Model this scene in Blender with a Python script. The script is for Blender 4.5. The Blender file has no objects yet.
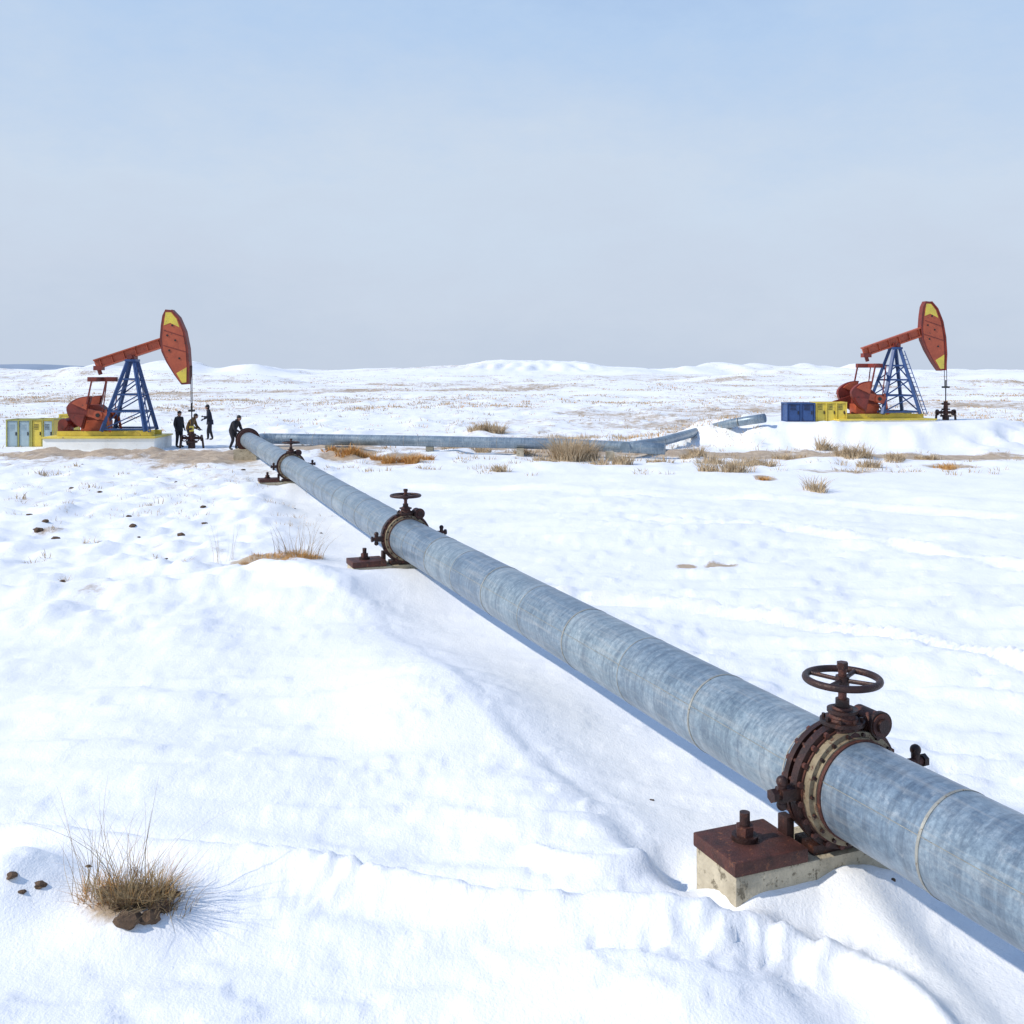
import bpy, bmesh, math, random
import numpy as np
from mathutils import Vector, Matrix
random.seed(7); rng=np.random.RandomState(11)
sc=bpy.context.scene
F=1024.0; CH=3.5; HY=372.0
# ---------------------------------------------------------------- noise
_p=rng.permutation(1024)
_ga=rng.rand(1024)*2*np.pi
def perlin(x,y):
    xi=np.floor(x).astype(np.int64); yi=np.floor(y).astype(np.int64)
    xf=x-xi; yf=y-yi
    u=xf*xf*xf*(xf*(xf*6-15)+10); v=yf*yf*yf*(yf*(yf*6-15)+10)
    def g(ix,iy,fx,fy):
        a=_ga[_p[(_p[ix&1023]+iy)&1023]]
        return np.cos(a)*fx+np.sin(a)*fy
    n00=g(xi,yi,xf,yf); n10=g(xi+1,yi,xf-1,yf); n01=g(xi,yi+1,xf,yf-1); n11=g(xi+1,yi+1,xf-1,yf-1)
    return (n00*(1-u)+n10*u)*(1-v)+(n01*(1-u)+n11*u)*v
def fbm(x,y,o=4,r=.5):
    s=0;a=1.
    for i in range(o):
        s=s+a*perlin(x*2**i+17.3*i,y*2**i+5.1*i); a*=r
    return s
def sst(a,b,x):
    t=np.clip((x-a)/(b-a),0,1); return t*t*(3-2*t)
def gp(x,y,z=0.0):          # photo point -> place on the ground (survey of the photo, level camera)
    Y=F*(CH-z)/(y-HY); return ((x-512)/F*Y, Y)
def seg_dist(X,Y,pts):
    best=np.full(X.shape,1e9); side=np.zeros(X.shape); T=np.zeros(X.shape); L=0
    for (ax,ay),(bx,by) in zip(pts[:-1],pts[1:]):
        dx,dy=bx-ax,by-ay; l2=dx*dx+dy*dy
        t=np.clip(((X-ax)*dx+(Y-ay)*dy)/l2,0,1)
        d=np.hypot(X-ax-t*dx,Y-ay-t*dy)
        s=np.sign((X-ax)*dy-(Y-ay)*dx)
        m=d<best; best=np.where(m,d,best); side=np.where(m,s,side); T=np.where(m,L+t*math.sqrt(l2),T); L+=math.sqrt(l2)
    return best,side,T
def smoothline(pts,n=5):
    P=[Vector((p[0],p[1],0)) for p in pts]; out=[]
    for i in range(len(P)-1):
        p0=P[max(i-1,0)];p1=P[i];p2=P[i+1];p3=P[min(i+2,len(P)-1)]
        for k in range(n):
            t=k/n
            q=.5*((2*p1)+(-p0+p2)*t+(2*p0-5*p1+4*p2-p3)*t*t+(-p0+3*p1-3*p2+p3)*t**3)
            out.append((q.x,q.y))
    out.append((P[-1].x,P[-1].y)); return out

ZC=.80; PR=.315
V1=(2.15,6.81); V2=(-1.75,16.76); V3=(-6.35,29.4); VE=(-10.5,40.7)
PIPE=[(2.15+.41*14.8,-8.0),(2.15+.41*5.8,1.0),V1,V2,V3,VE]
LP=(-17.45,46.8)
RPY=50.4; RP=((893-512)/F*RPY,RPY)
ridge1=smoothline([gp(-60,852),gp(60,862),gp(250,880),gp(380,905),gp(500,932),gp(640,946),gp(800,965),gp(880,990),gp(960,1070)])
ridge2=smoothline([gp(535,878),gp(565,893),gp(605,900),gp(645,890)])
ledge=smoothline([gp(-60,590),gp(40,588),gp(110,576),gp(200,580),gp(280,596),gp(360,618)])
berm=smoothline([gp(750,925),gp(800,900),gp(850,912),gp(900,960),gp(960,1040)])
track1=smoothline([gp(560,600),gp(660,606),gp(760,617),gp(900,637),gp(1030,672),gp(1200,760)])
track2=smoothline([gp(640,520),gp(760,530),gp(900,548),gp(1060,575)])
track3=smoothline([gp(420,485),gp(600,492),gp(800,500),gp(1080,522)])
def H(X,Y):
    X=np.asarray(X,float);Y=np.asarray(Y,float)
    D=np.hypot(X,Y)
    near=1-sst(40,90,D)
    h=.16*fbm(X/7.+3,Y/6.+9,3)*near
    h+=.04*fbm((X+.3*Y)/1.9,Y/1.3,2)*(1-sst(20,50,D))
    h+=.035*fbm((X-.2*Y)/2.8+7,Y/.9,2)*(1-sst(18,40,D))
    q=fbm((X+.25*Y)/2.6+2,Y/.9+4,4,.6); ed=(1-sst(22,44,D))*(.55+.45*sst(-1,3,X))
    h+=.05*sst(.07,.13,q)*ed+.03*sst(-.3,-.25,q)*ed+.035*sst(.36,.41,q)*ed
    rough=sst(-.1,.35,perlin(X/3.+31,Y/3.+2))
    h+=.026*rough*fbm(X/.45,Y/.32,3)*(1-sst(14,30,D))
    h+=.010*fbm(X/.16,Y/.12,2)*(1-sst(6,16,D))*(.12+rough)
    lw=sst(-1.5,-5.,X+.1*(Y-12))*sst(11,16,Y)*(1-sst(60,90,D))
    h+=lw*(.15*np.abs(fbm(X/1.7+4,Y/1.9,4,.6))*1.5+.06*fbm(X/.5,Y/.5,2))
    mw=sst(32,40,Y)*(1-sst(120,200,Y))
    h+=mw*.42*np.maximum(0,fbm(X/4.5+9,Y/6.5+7,4,.6))
    d,s,t=seg_dist(X,Y,PIPE)
    left=(X< np.interp(Y,[-8,1,V1[1],V2[1],V3[1],VE[1]],[p[0] for p in PIPE]))
    sd=np.where(left,-d,d)
    h*=(.4+.6*sst(.3,1.4,d))
    h+=.17*np.exp(-((sd+1.55)/.75)**2)*(1-sst(30,42,Y))*(.7+.6*perlin(X/2.3,Y/2.9))
    h-=.05*np.exp(-((sd-.1)/.75)**2)*(1-sst(30,42,Y))
    h+=.09*np.exp(-((sd-1.7)/.6)**2)*(1-sst(14,22,Y))
    wv=.05*np.sin(Y*2.1)+.16*perlin(Y*.7,Y*0+3.)
    wk=.5+.9*np.abs(perlin(Y*.5+4,Y*0+8.))
    h-=.022*np.exp(-((sd+.95+wv)/.10)**2)*(1-sst(8,16,Y))*wk
    h+=.03*np.exp(-((sd+1.16+wv)/.12)**2)*(1-sst(8,18,Y))*wk
    for vx,vy,am in ((V2[0],V2[1],.34),(V3[0],V3[1],.32)):
        h+=am*np.exp(-(((X-vx-.15)/1.2)**2+((Y-vy+.45)/1.0)**2))
    cx,cy=gp(470,715); h+=.22*np.exp(-((X-cx)/1.3)**2-((Y-cy)/1.7)**2)
    cx,cy=gp(250,600); h+=.20*np.exp(-((X-cx)/2.2)**2-((Y-cy)/1.3)**2)
    cx,cy=gp(100,760); h+=.12*np.exp(-((X-cx)/1.4)**2-((Y-cy)/1.2)**2)
    d,s,t=seg_dist(X,Y,ledge)
    w=.6+.9*perlin(t*1.1,t*0+5.)
    h+=(.11*np.exp(-(d/.5)**2)*(s<0)+.11*np.exp(-(d/.14)**2)*(s>=0))*w+.07*np.exp(-(d/.6)**2)*np.abs(fbm(X/.35,Y/.35,3))
    d,s,t=seg_dist(X,Y,ridge1)
    w=.6+.5*perlin(t*1.3,t*0+2.)
    h+=.07*np.exp(-(d/.09)**2)*(.6+w)+.06*np.exp(-(d/.5)**2)
    h-=.075*(s>0)*np.exp(-((d-.28)/.14)**2)*w
    h-=.055*(s<0)*np.exp(-((d-.22)/.12)**2)
    h+=.022*np.exp(-(d/.3)**2)*fbm(X/.2,Y/.14,3)
    d,s,t=seg_dist(X,Y,ridge2); h+=.08*np.exp(-(d/.08)**2)
    cx,cy=gp(770,972); m=np.exp(-((X-cx)/.7)**2-((Y-cy)/.22)**2)
    h+=m*.10*fbm(X/.13,Y/.10,3)
    cx,cy=gp(330,905); m=np.exp(-((X-cx)/.6)**2-((Y-cy)/.3)**2)
    h+=m*.055*fbm(X/.12,Y/.10,3)
    d,s,t=seg_dist(X,Y,berm)
    h+=.11*np.exp(-(d/.24)**2)
    cx,cy=gp(615,885); h+=.08*np.exp(-(((X-cx)**2)/.10+((Y-cy)**2)/.08))
    h+=.20*np.exp(-(((X-2.0)/.62)**2+((Y-6.7)/.5)**2))
    h+=.14*np.exp(-(((X-2.6)/.4)**2+((Y-6.9)/.35)**2))
    cx,cy=gp(678,885); h-=.16*np.exp(-(((X-cx)/.17)**2+((Y-cy-.05)/.28)**2))
    cx,cy=gp(130,940); h+=.12*np.exp(-(((X-cx)/.36)**2+((Y-cy)/.26)**2))
    cx,cy=gp(5,905); h+=.22*np.exp(-(((X-cx)/.30)**2+((Y-cy)/.4)**2))
    for tr,wd,am in ((track1,.09,.11),(track2,.15,.09),(track3,.25,.10)):
        d,s,t=seg_dist(X,Y,tr)
        h+=(am*np.exp(-((d)/wd)**2)-am*.7*np.exp(-((d-wd*2.2)/(wd*.9))**2)*(s>0))*(.85+.5*perlin(t*.8,t*0+1.))
    cx,cy=RP
    e=(((X-cx+1.2)/9.5)**2+((Y-cy-1)/5.8)**2)
    pad=1-sst(.45,1.25,e+.3*fbm(X/1.7,Y/1.7,2))
    h=h*(1-pad)+pad*1.12+.28*pad*np.maximum(0,fbm(X/1.1,Y/1.1,3))*sst(.3,.6,e)
    e=(((X-LP[0]-.5)/9.)**2+((Y-LP[1])/3.6)**2)
    pad=1-sst(.7,1.2,e); h=h*(1-pad*.9)
    far=sst(70,350,Y)
    h+=far*(3.4*fbm(X/150.,Y/90.,4)-.6)
    h+=.9*sst(60,160,Y)*fbm(X/30.,Y/22.,3)*(1-sst(500,1200,Y))
    h+=4.5*sst(250,2300,Y)+ sst(600,1500,Y)*11.*fbm(X/260.+2,Y/420.,4)
    hill=sst(-165,-50,X)*(1-sst(75,140,X))*np.exp(-((Y-850)/150.)**2)
    mesa=sst(-44,-14,X+6*perlin(Y/20.,X/20.))*(1-sst(50,80,X))*sst(730,800,Y+70*perlin(X/11.,Y/60.))*(1-sst(900,980,Y))
    h+=7.*hill+4.*mesa+1.6*hill*np.abs(fbm(X/9.,Y/45.,3))
    rh=sst(90,150,X)*(1-sst(300,420,X))*np.exp(-((Y-900)/100.)**2); h+=8.*rh*(.8+1.3*fbm(X/45.,Y/60.,2))
    lh=(1-sst(-190,-140,X))*sst(-400,-300,X)*np.exp(-((Y-760)/90.)**2); h+=8.*lh*(.8+1.3*fbm(X/45.+3,Y/60.,2))
    for yy,xx,aa,ww in ((260,-70,2.8,45),(330,90,3.2,55),(420,-10,3.2,60),(300,160,3.0,40),(480,-190,4.4,60),(230,20,2.2,30),(380,-130,3.4,40),(520,190,5.,60)):
        h+=aa*np.exp(-((X-xx)/np.where(X<xx,ww,ww*.5))**2)*np.exp(-((Y-yy-14*perlin(X/20.,X*0+yy))/np.where(Y<yy,26.,30.))**2)
    return h
# ---------------------------------------------------------------- node helpers
def newmat(name):
    m=bpy.data.materials.new(name); m.use_nodes=True
    nt=m.node_tree; b=nt.nodes['Principled BSDF']; return m,nt,b
def N(nt,t,**k):
    n=nt.nodes.new(t)
    for a,v in k.items():
        if a.startswith('i_'):
            key=a[2:]; key=int(key) if key.isdigit() else key.replace('_',' ')
            n.inputs[key].default_value=v
        else: setattr(n,a,v)
    return n
def ramp(nt,src,stops):
    r=nt.nodes.new('ShaderNodeValToRGB'); e=r.color_ramp.elements
    while len(e)<len(stops): e.new(.5)
    for i,(p,c) in enumerate(stops):
        e[i].position=p; e[i].color=c if len(c)==4 else (*c,1)
    nt.links.new(src,r.inputs[0]); return r
def mix(nt,f,a,b,mode='MIX'):
    m=nt.nodes.new('ShaderNodeMix'); m.data_type='RGBA'; m.blend_type=mode
    for s,i in ((f,0),(a,6),(b,7)):
        if isinstance(s,(int,float)): m.inputs[i].default_value=s
        elif isinstance(s,tuple): m.inputs[i].default_value=(*s,1) if len(s)==3 else s
        else: nt.links.new(s,m.inputs[i])
    return m.outputs[2]
def surf(name,col,col2=None,rough=.6,metal=0.,scale=6.,rust=0.,rustcol=(.13,.05,.025),bump=.2,coord='Object'):
    m,nt,b=newmat(name); tc=N(nt,'ShaderNodeTexCoord')
    n1=N(nt,'ShaderNodeTexNoise',i_Scale=scale,i_Detail=6.,i_Roughness=.65); nt.links.new(tc.outputs[coord],n1.inputs['Vector'])
    c2=col2 or tuple(c*.6 for c in col)
    r=ramp(nt,n1.outputs['Fac'],[(.3,c2),(.65,col)])
    out=r.outputs[0]
    if rust>0:
        n2=N(nt,'ShaderNodeTexNoise',i_Scale=scale*2.3,i_Detail=8.,i_Roughness=.75); nt.links.new(tc.outputs[coord],n2.inputs['Vector'])
        rr=ramp(nt,n2.outputs['Fac'],[(.62-rust*.2,(0,0,0)),(.68-rust*.2,(1,1,1))])
        out=mix(nt,rr.outputs[0],out,rustcol)
    nt.links.new(out,b.inputs['Base Color'])
    b.inputs['Roughness'].default_value=rough; b.inputs['Metallic'].default_value=metal
    bp=N(nt,'ShaderNodeBump',i_Strength=bump,i_Distance=.01); n3=N(nt,'ShaderNodeTexNoise',i_Scale=scale*8,i_Detail=4.)
    nt.links.new(tc.outputs[coord],n3.inputs['Vector']); nt.links.new(n3.outputs['Fac'],bp.inputs['Height']); nt.links.new(bp.outputs[0],b.inputs['Normal'])
    return m
M={}
M['rust']=surf('rusty_steel',(.115,.038,.027),(.04,.018,.015),.58,.2,9,.25,(.20,.075,.038),.6)
M['rustdark']=surf('dark_rusty_steel',(.055,.022,.017),(.018,.011,.010),.45,.3,10,.2,(.15,.055,.03),.5)
M['collar']=surf('weathered_collar',(.34,.28,.18),(.14,.10,.065),.6,.2,9,.35,(.12,.05,.03),.4)
M['concrete']=surf('concrete',(.56,.49,.36),(.33,.28,.20),.9,0,5,.3,(.18,.15,.10),.9)
M['red']=surf('red_paint',(.50,.105,.045),(.34,.065,.03),.55,0,2.2,.2,(.16,.05,.03),.1)
M['dred']=surf('dark_red_paint',(.24,.035,.022),(.11,.018,.013),.55,0,2.2,.2,(.06,.02,.015),.1)
M['yellow']=surf('yellow_paint',(.80,.62,.08),(.60,.45,.08),.5,0,2.5,.15,(.35,.23,.1),.1)
M['blue']=surf('blue_paint',(.035,.09,.25),(.02,.055,.17),.5,0,2.5,.1,(.03,.03,.05),.1)
M['white']=surf('white_paint',(.88,.87,.82),(.80,.78,.72),.7,0,2.5,.05,(.5,.46,.36),.2)
M['panel']=surf('pale_panel',(.40,.50,.52),(.28,.38,.44),.25,0,2.5,.1,(.34,.36,.26),.1)
M['olive']=surf('olive_frame',(.42,.40,.10),(.28,.28,.1),.5,0,2.5,.1,(.3,.25,.1),.1)
M['black']=surf('black_steel',(.03,.028,.028),(.015,.015,.015),.6,.2,8,0,bump=.2)
M['cloth']=surf('dark_cloth',(.022,.022,.028),(.012,.012,.016),.9,0,14,0,bump=.3)
M['cloth2']=surf('navy_cloth',(.018,.022,.04),(.010,.012,.02),.9,0,14,0,bump=.3)
M['tan']=surf('tan_cloth',(.20,.12,.04),(.10,.06,.025),.9,0,14,0,bump=.3)
M['skin']=surf('skin',(.45,.26,.18),(.38,.2,.14),.6,0,14,0,bump=.05)
M['hair']=surf('hair',(.015,.012,.01),(.01,.01,.01),.7,0,40,0)
M['clod']=surf('frozen_mud',(.14,.085,.05),(.06,.038,.024),.95,0,12,0,bump=.9)
m,nt,b=newmat('galvanised_cladding')
uv=N(nt,'ShaderNodeUVMap'); sep=N(nt,'ShaderNodeSeparateXYZ'); nt.links.new(uv.outputs[0],sep.inputs[0])
tc=N(nt,'ShaderNodeTexCoord')
n1=N(nt,'ShaderNodeTexNoise',i_Scale=2.2,i_Detail=8.,i_Roughness=.7); nt.links.new(tc.outputs['Object'],n1.inputs['Vector'])
n2=N(nt,'ShaderNodeTexNoise',i_Scale=24.,i_Detail=6.,i_Roughness=.75); nt.links.new(tc.outputs['Object'],n2.inputs['Vector'])
sb_=N(nt,'ShaderNodeMath',operation='SUBTRACT'); sb_.inputs[1].default_value=.55; nt.links.new(sep.outputs[0],sb_.inputs[0])
dv=N(nt,'ShaderNodeMath',operation='DIVIDE'); dv.inputs[1].default_value=1.2; nt.links.new(sb_.outputs[0],dv.inputs[0])
fl=N(nt,'ShaderNodeMath',operation='FLOOR'); nt.links.new(dv.outputs[0],fl.inputs[0])
wn=N(nt,'ShaderNodeTexWhiteNoise',noise_dimensions='1D'); nt.links.new(fl.outputs[0],wn.inputs['W'])
base=ramp(nt,n1.outputs['Fac'],[(.25,(.14,.20,.26)),(.5,(.28,.355,.42)),(.75,(.45,.50,.53))])
sp=ramp(nt,n2.outputs['Fac'],[(.3,(.52,.56,.61)),(.7,(1.28,1.25,1.2))])
c=mix(nt,1.,base.outputs[0],sp.outputs[0],'MULTIPLY')
segc=ramp(nt,wn.outputs['Value'],[(0,(.76,.81,.88)),(1,(1.12,1.10,1.05))])
c=mix(nt,1.,c,segc.outputs[0],'MULTIPLY')
mp=N(nt,'ShaderNodeMapping'); mp.inputs['Scale'].default_value=(9,.9,1); nt.links.new(uv.outputs[0],mp.inputs[0])
n4=N(nt,'ShaderNodeTexNoise',i_Scale=1.6,i_Detail=7.,i_Roughness=.7); nt.links.new(mp.outputs[0],n4.inputs['Vector'])
dr=ramp(nt,n4.outputs['Fac'],[(.46,(0,0,0)),(.62,(1,1,1))])
ms=N(nt,'ShaderNodeMath',operation='MULTIPLY'); ms.inputs[1].default_value=.6; nt.links.new(dr.outputs[0],ms.inputs[0])
c=mix(nt,ms.outputs[0],c,(.10,.135,.18))
mp=N(nt,'ShaderNodeMapping'); mp.inputs['Scale'].default_value=(.7,14,1); nt.links.new(uv.outputs[0],mp.inputs[0])
n6=N(nt,'ShaderNodeTexNoise',i_Scale=1.3,i_Detail=6.,i_Roughness=.7); nt.links.new(mp.outputs[0],n6.inputs['Vector'])
dr=ramp(nt,n6.outputs['Fac'],[(.5,(0,0,0)),(.68,(1,1,1))])
ms=N(nt,'ShaderNodeMath',operation='MULTIPLY'); ms.inputs[1].default_value=.35; nt.links.new(dr.outputs[0],ms.inputs[0])
c=mix(nt,ms.outputs[0],c,(.50,.48,.44))
n5=N(nt,'ShaderNodeTexNoise',i_Scale=9.,i_Detail=9.,i_Roughness=.8); nt.links.new(tc.outputs['Object'],n5.inputs['Vector'])
fr=ramp(nt,n5.outputs['Fac'],[(.56,(0,0,0)),(.72,(1,1,1))])
ms=N(nt,'ShaderNodeMath',operation='MULTIPLY'); ms.inputs[1].default_value=.45; nt.links.new(fr.outputs[0],ms.inputs[0])
c=mix(nt,ms.outputs[0],c,(.62,.64,.64))
nt.links.new(c,b.inputs['Base Color']); b.inputs['Metallic'].default_value=.35
rr=ramp(nt,n2.outputs['Fac'],[(.2,(.26,)*3),(.8,(.52,)*3)]); nt.links.new(rr.outputs[0],b.inputs['Roughness'])
bp=N(nt,'ShaderNodeBump',i_Strength=.3,i_Distance=.012); nt.links.new(n1.outputs['Fac'],bp.inputs['Height']); nt.links.new(bp.outputs[0],b.inputs['Normal'])
M['clad']=m
M['band']=surf('cladding_band',(.42,.41,.36),(.22,.22,.2),.5,.3,10,.3,(.2,.14,.08),.3)
def grassmat(name,a,b2):
    m,nt,b=newmat(name); oi=N(nt,'ShaderNodeTexCoord')
    n=N(nt,'ShaderNodeTexNoise',i_Scale=7.,i_Detail=3.); nt.links.new(oi.outputs['Object'],n.inputs['Vector'])
    r=ramp(nt,n.outputs['Fac'],[(.3,a),(.7,b2)]); nt.links.new(r.outputs[0],b.inputs['Base Color']); b.inputs['Roughness'].default_value=.85
    return m
M['straw']=grassmat('dry_straw',(.20,.12,.055),(.52,.39,.20))
M['brush']=grassmat('dry_brush',(.38,.27,.16),(.66,.52,.34))
M['orange']=grassmat('rusty_grass',(.50,.24,.06),(.70,.42,.16))
M['darkgrass']=grassmat('dark_roots',(.05,.03,.018),(.18,.10,.045))
# ---------------------------------------------------------------- mesh builder
class B:
    def __init__(s): s.bm=bmesh.new(); s.mats=[]
    def mi(s,m):
        if m not in s.mats: s.mats.append(m)
        return s.mats.index(m)
    def _fin(s,vs,mat,M4=None):
        if M4 is not None: bmesh.ops.transform(s.bm,matrix=M4,verts=vs)
        k=s.mi(mat); fs={f for v in vs for f in v.link_faces}
        for f in fs: f.material_index=k; f.smooth=True
    def box(s,c,size,mat,rot=None,bev=0.):
        r=bmesh.ops.create_cube(s.bm,size=1); vs=r['verts']
        R=rot if rot is not None else Matrix()
        s._fin(vs,mat,Matrix.Translation(c)@R.to_4x4()@Matrix.Diagonal((*size,1)))
        if bev>0:
            es=list({e for v in vs for e in v.link_edges}); rb=bmesh.ops.bevel(s.bm,geom=es,offset=bev,segments=2,affect='EDGES',profile=.6)
            k=s.mi(mat)
            for f in rb['faces']: f.material_index=k; f.smooth=True
    def cyl(s,p0,p1,r0,mat,r1=None,seg=20,caps=True):
        p0=Vector(p0);p1=Vector(p1);d=p1-p0
        r=bmesh.ops.create_cone(s.bm,cap_ends=caps,segments=seg,radius1=r0,radius2=r0 if r1 is None else r1,depth=d.length)
        q=d.to_track_quat('Z','Y').to_matrix().to_4x4()
        s._fin(r['verts'],mat,Matrix.Translation((p0+p1)/2)@q)
    def beam(s,p0,p1,w,t,mat,up=(0,0,1)):
        p0=Vector(p0);p1=Vector(p1);d=(p1-p0); x=d.normalized(); u=Vector(up); y=u.cross(x)
        if y.length<1e-3: y=Vector((0,1,0)).cross(x)
        y.normalize(); z=x.cross(y)
        R=Matrix((x,y,z)).transposed()
        s.box((p0+p1)/2,(d.length,w,t),mat,R)
    def torus(s,c,axis,R,r,mat,n=40,k=10,arc=1.):
        q=Vector(axis).to_track_quat('Z','Y').to_matrix(); vs=[]
        for i in range(n):
            a=2*math.pi*i/n
            for j in range(k):
                b=2*math.pi*j/k
                v=Vector(((R+r*math.cos(b))*math.cos(a),(R+r*math.cos(b))*math.sin(a),r*math.sin(b)))
                vs.append(s.bm.verts.new(Vector(c)+q@v))
        kk=s.mi(mat)
        for i in range(n):
            for j in range(k):
                f=s.bm.faces.new((vs[i*k+j],vs[((i+1)%n)*k+j],vs[((i+1)%n)*k+(j+1)%k],vs[i*k+(j+1)%k])); f.material_index=kk; f.smooth=True
    def prism(s,poly,y0,y1,mat):
        a=[s.bm.verts.new((x,y0,z)) for x,z in poly]; b=[s.bm.verts.new((x,y1,z)) for x,z in poly]
        n=len(poly); fs=[s.bm.faces.new(a),s.bm.faces.new(b[::-1])]
        for i in range(n): fs.append(s.bm.faces.new((a[i],b[i],b[(i+1)%n],a[(i+1)%n])))
        k=s.mi(mat)
        for f in fs: f.material_index=k; f.smooth=True
        bmesh.ops.recalc_face_normals(s.bm,faces=fs)
    def ball(s,c,r,mat,sc3=(1,1,1),u=12,v=8):
        q=bmesh.ops.create_uvsphere(s.bm,u_segments=u,v_segments=v,radius=r)
        s._fin(q['verts'],mat,Matrix.Translation(c)@Matrix.Diagonal((*sc3,1)))
    def done(s,name,parent=None,ang=35,loc=None):
        me=bpy.data.meshes.new(name); s.bm.to_mesh(me); s.bm.free()
        for m in s.mats: me.materials.append(M[m])
        me.set_sharp_from_angle(angle=math.radians(ang))
        o=bpy.data.objects.new(name,me); sc.collection.objects.link(o)
        if parent: o.parent=parent
        if loc: o.location=loc
        return o
def empty(name,loc,rz=0,s=1):
    e=bpy.data.objects.new(name,None); e.location=loc; e.rotation_euler=(0,0,rz); e.scale=(s,s,s); e.empty_display_size=.3
    sc.collection.objects.link(e); return e
def hz(x,y): return float(H(np.array([x]),np.array([y]))[0])
# ---------------------------------------------------------------- snow field
NX=860
rows=np.concatenate([np.arange(-22,2.6,.45),np.exp(np.linspace(math.log(2.8),math.log(9000),900))])
u=np.linspace(-1,1,NX)
Yg,Ug=np.meshgrid(rows,u,indexing='ij')
S=.28*np.sqrt(Yg**2+36)
Xg=S*np.sinh(4.6*Ug)
Zg=H(Xg,Yg)
nr=len(rows)
def px_ell(cx,cy,rx,ry,amp=1.):
    X0,Y0=gp(cx,cy); return X0,Y0,rx*Y0/F,ry*Y0*Y0/(F*CH),amp
ell=[px_ell(90,457,170,6,.92),px_ell(205,461,55,7,.92),px_ell(350,457,28,5,1.1),px_ell(402,461,28,5,1.1),
 px_ell(560,453,70,5,.95),px_ell(720,455,120,3.5,1.),px_ell(900,457,170,2.6,1.05),px_ell(320,448,90,4,.95),px_ell(480,448,110,3,.85),px_ell(687,567,9,2.5,1.25),px_ell(721,567,15,3,1.25),
 px_ell(260,567,34,5,.95),px_ell(310,560,22,5,.8),px_ell(765,480,10,3,1.),px_ell(950,466,30,3,.9),px_ell(128,925,46,22,.9),
 px_ell(48,532,18,5,.7),px_ell(40,465,60,8,.5),px_ell(600,438,120,4,.7),px_ell(490,430,26,4,.8),px_ell(60,485,60,6,.45),px_ell(850,472,60,4,.5)]
dirt=np.zeros_like(Xg)
for x0,y0,rx,ry,am in ell:
    e=((Xg-x0)/rx)**2+((Yg-y0)/ry)**2
    dirt=np.maximum(dirt,am*np.exp(-e*.8))
e=(((Xg-RP[0]+1.2)/8.5)**2+((Yg-RP[1]-1)/5.5)**2)
offpad=sst(.9,1.4,e)
dirt=np.maximum(dirt,offpad*.62*sst(42,60,Yg)*(1-sst(260,700,Yg))*(.55+.9*perlin(Xg/40.,Yg/30.)))
dirt=np.maximum(dirt,.48*sst(200,500,Yg)*(.6+1.0*perlin(Xg/170.,Yg/200.)))
dirt=np.maximum(dirt,.30*sst(-2,-6,Xg+.15*(Yg-14))*sst(11,16,Yg)*(1-sst(40,44,Yg)))
me=bpy.data.meshes.new('snow_ground')
nv=nr*NX; co=np.empty((nv,3),np.float32); co[:,0]=Xg.ravel();co[:,1]=Yg.ravel();co[:,2]=Zg.ravel()
ii=np.arange(nr-1)[:,None]*NX+np.arange(NX-1)[None,:]
q=np.stack([ii,ii+1,ii+NX+1,ii+NX],-1).reshape(-1,4).astype(np.int32)
me.vertices.add(nv); me.vertices.foreach_set('co',co.ravel())
me.loops.add(q.size); me.loops.foreach_set('vertex_index',q.ravel())
me.polygons.add(len(q)); me.polygons.foreach_set('loop_start',np.arange(0,q.size,4,dtype=np.int32)); 
me.update(calc_edges=True)
me.polygons.foreach_set('use_smooth',np.ones(len(me.polygons),bool))
at=me.attributes.new('dirt','FLOAT','POINT'); at.data.foreach_set('value',dirt.ravel().astype(np.float32))
ground=bpy.data.objects.new('snow_ground',me); sc.collection.objects.link(ground)
m,nt,b=newmat('snow')
geo=N(nt,'ShaderNodeNewGeometry'); att=N(nt,'ShaderNodeAttribute',attribute_name='dirt')
def noise(sc_,det=5.,ro=.6,vec=None):
    n=N(nt,'ShaderNodeTexNoise',i_Scale=sc_,i_Detail=det,i_Roughness=ro); nt.links.new(vec or geo.outputs['Position'],n.inputs['Vector']); return n.outputs['Fac']
mp=N(nt,'ShaderNodeMapping'); mp.inputs['Scale'].default_value=(1,.55,1); nt.links.new(geo.outputs['Position'],mp.inputs[0])
na=noise(1.3,10.,.78,mp.outputs[0])
nb_=noise(.12,6.,.7,mp.outputs[0])
av=N(nt,'ShaderNodeMath',operation='MULTIPLY_ADD'); nt.links.new(nb_,av.inputs[0]); av.inputs[1].default_value=.45; 
av2=N(nt,'ShaderNodeMath',operation='MULTIPLY'); nt.links.new(na,av2.inputs[0]); av2.inputs[1].default_value=.55; nt.links.new(av2.outputs[0],av.inputs[2])
add=N(nt,'ShaderNodeMath',operation='MULTIPLY_ADD'); nt.links.new(att.outputs['Fac'],add.inputs[0]); add.inputs[1].default_value=.37; nt.links.new(av.outputs[0],add.inputs[2])
mk=ramp(nt,add.outputs[0],[(.64,(0,0,0)),(.74,(.9,.9,.9))])
dn=ramp(nt,noise(3.,8.,.7),[(.3,(.22,.145,.09)),(.5,(.42,.30,.185)),(.7,(.58,.46,.31))])
sn=ramp(nt,noise(.35,4.,.6),[(.3,(.84,.845,.865)),(.7,(.91,.905,.895))])
c=mix(nt,mk.outputs[0],sn.outputs[0],dn.outputs[0])
nt.links.new(c,b.inputs['Base Color']); b.inputs['Roughness'].default_value=.7
b.inputs['Specular IOR Level'].default_value=.25
b1=N(nt,'ShaderNodeBump',i_Strength=.32,i_Distance=.05); nt.links.new(noise(4.,6.,.6),b1.inputs['Height'])
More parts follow.
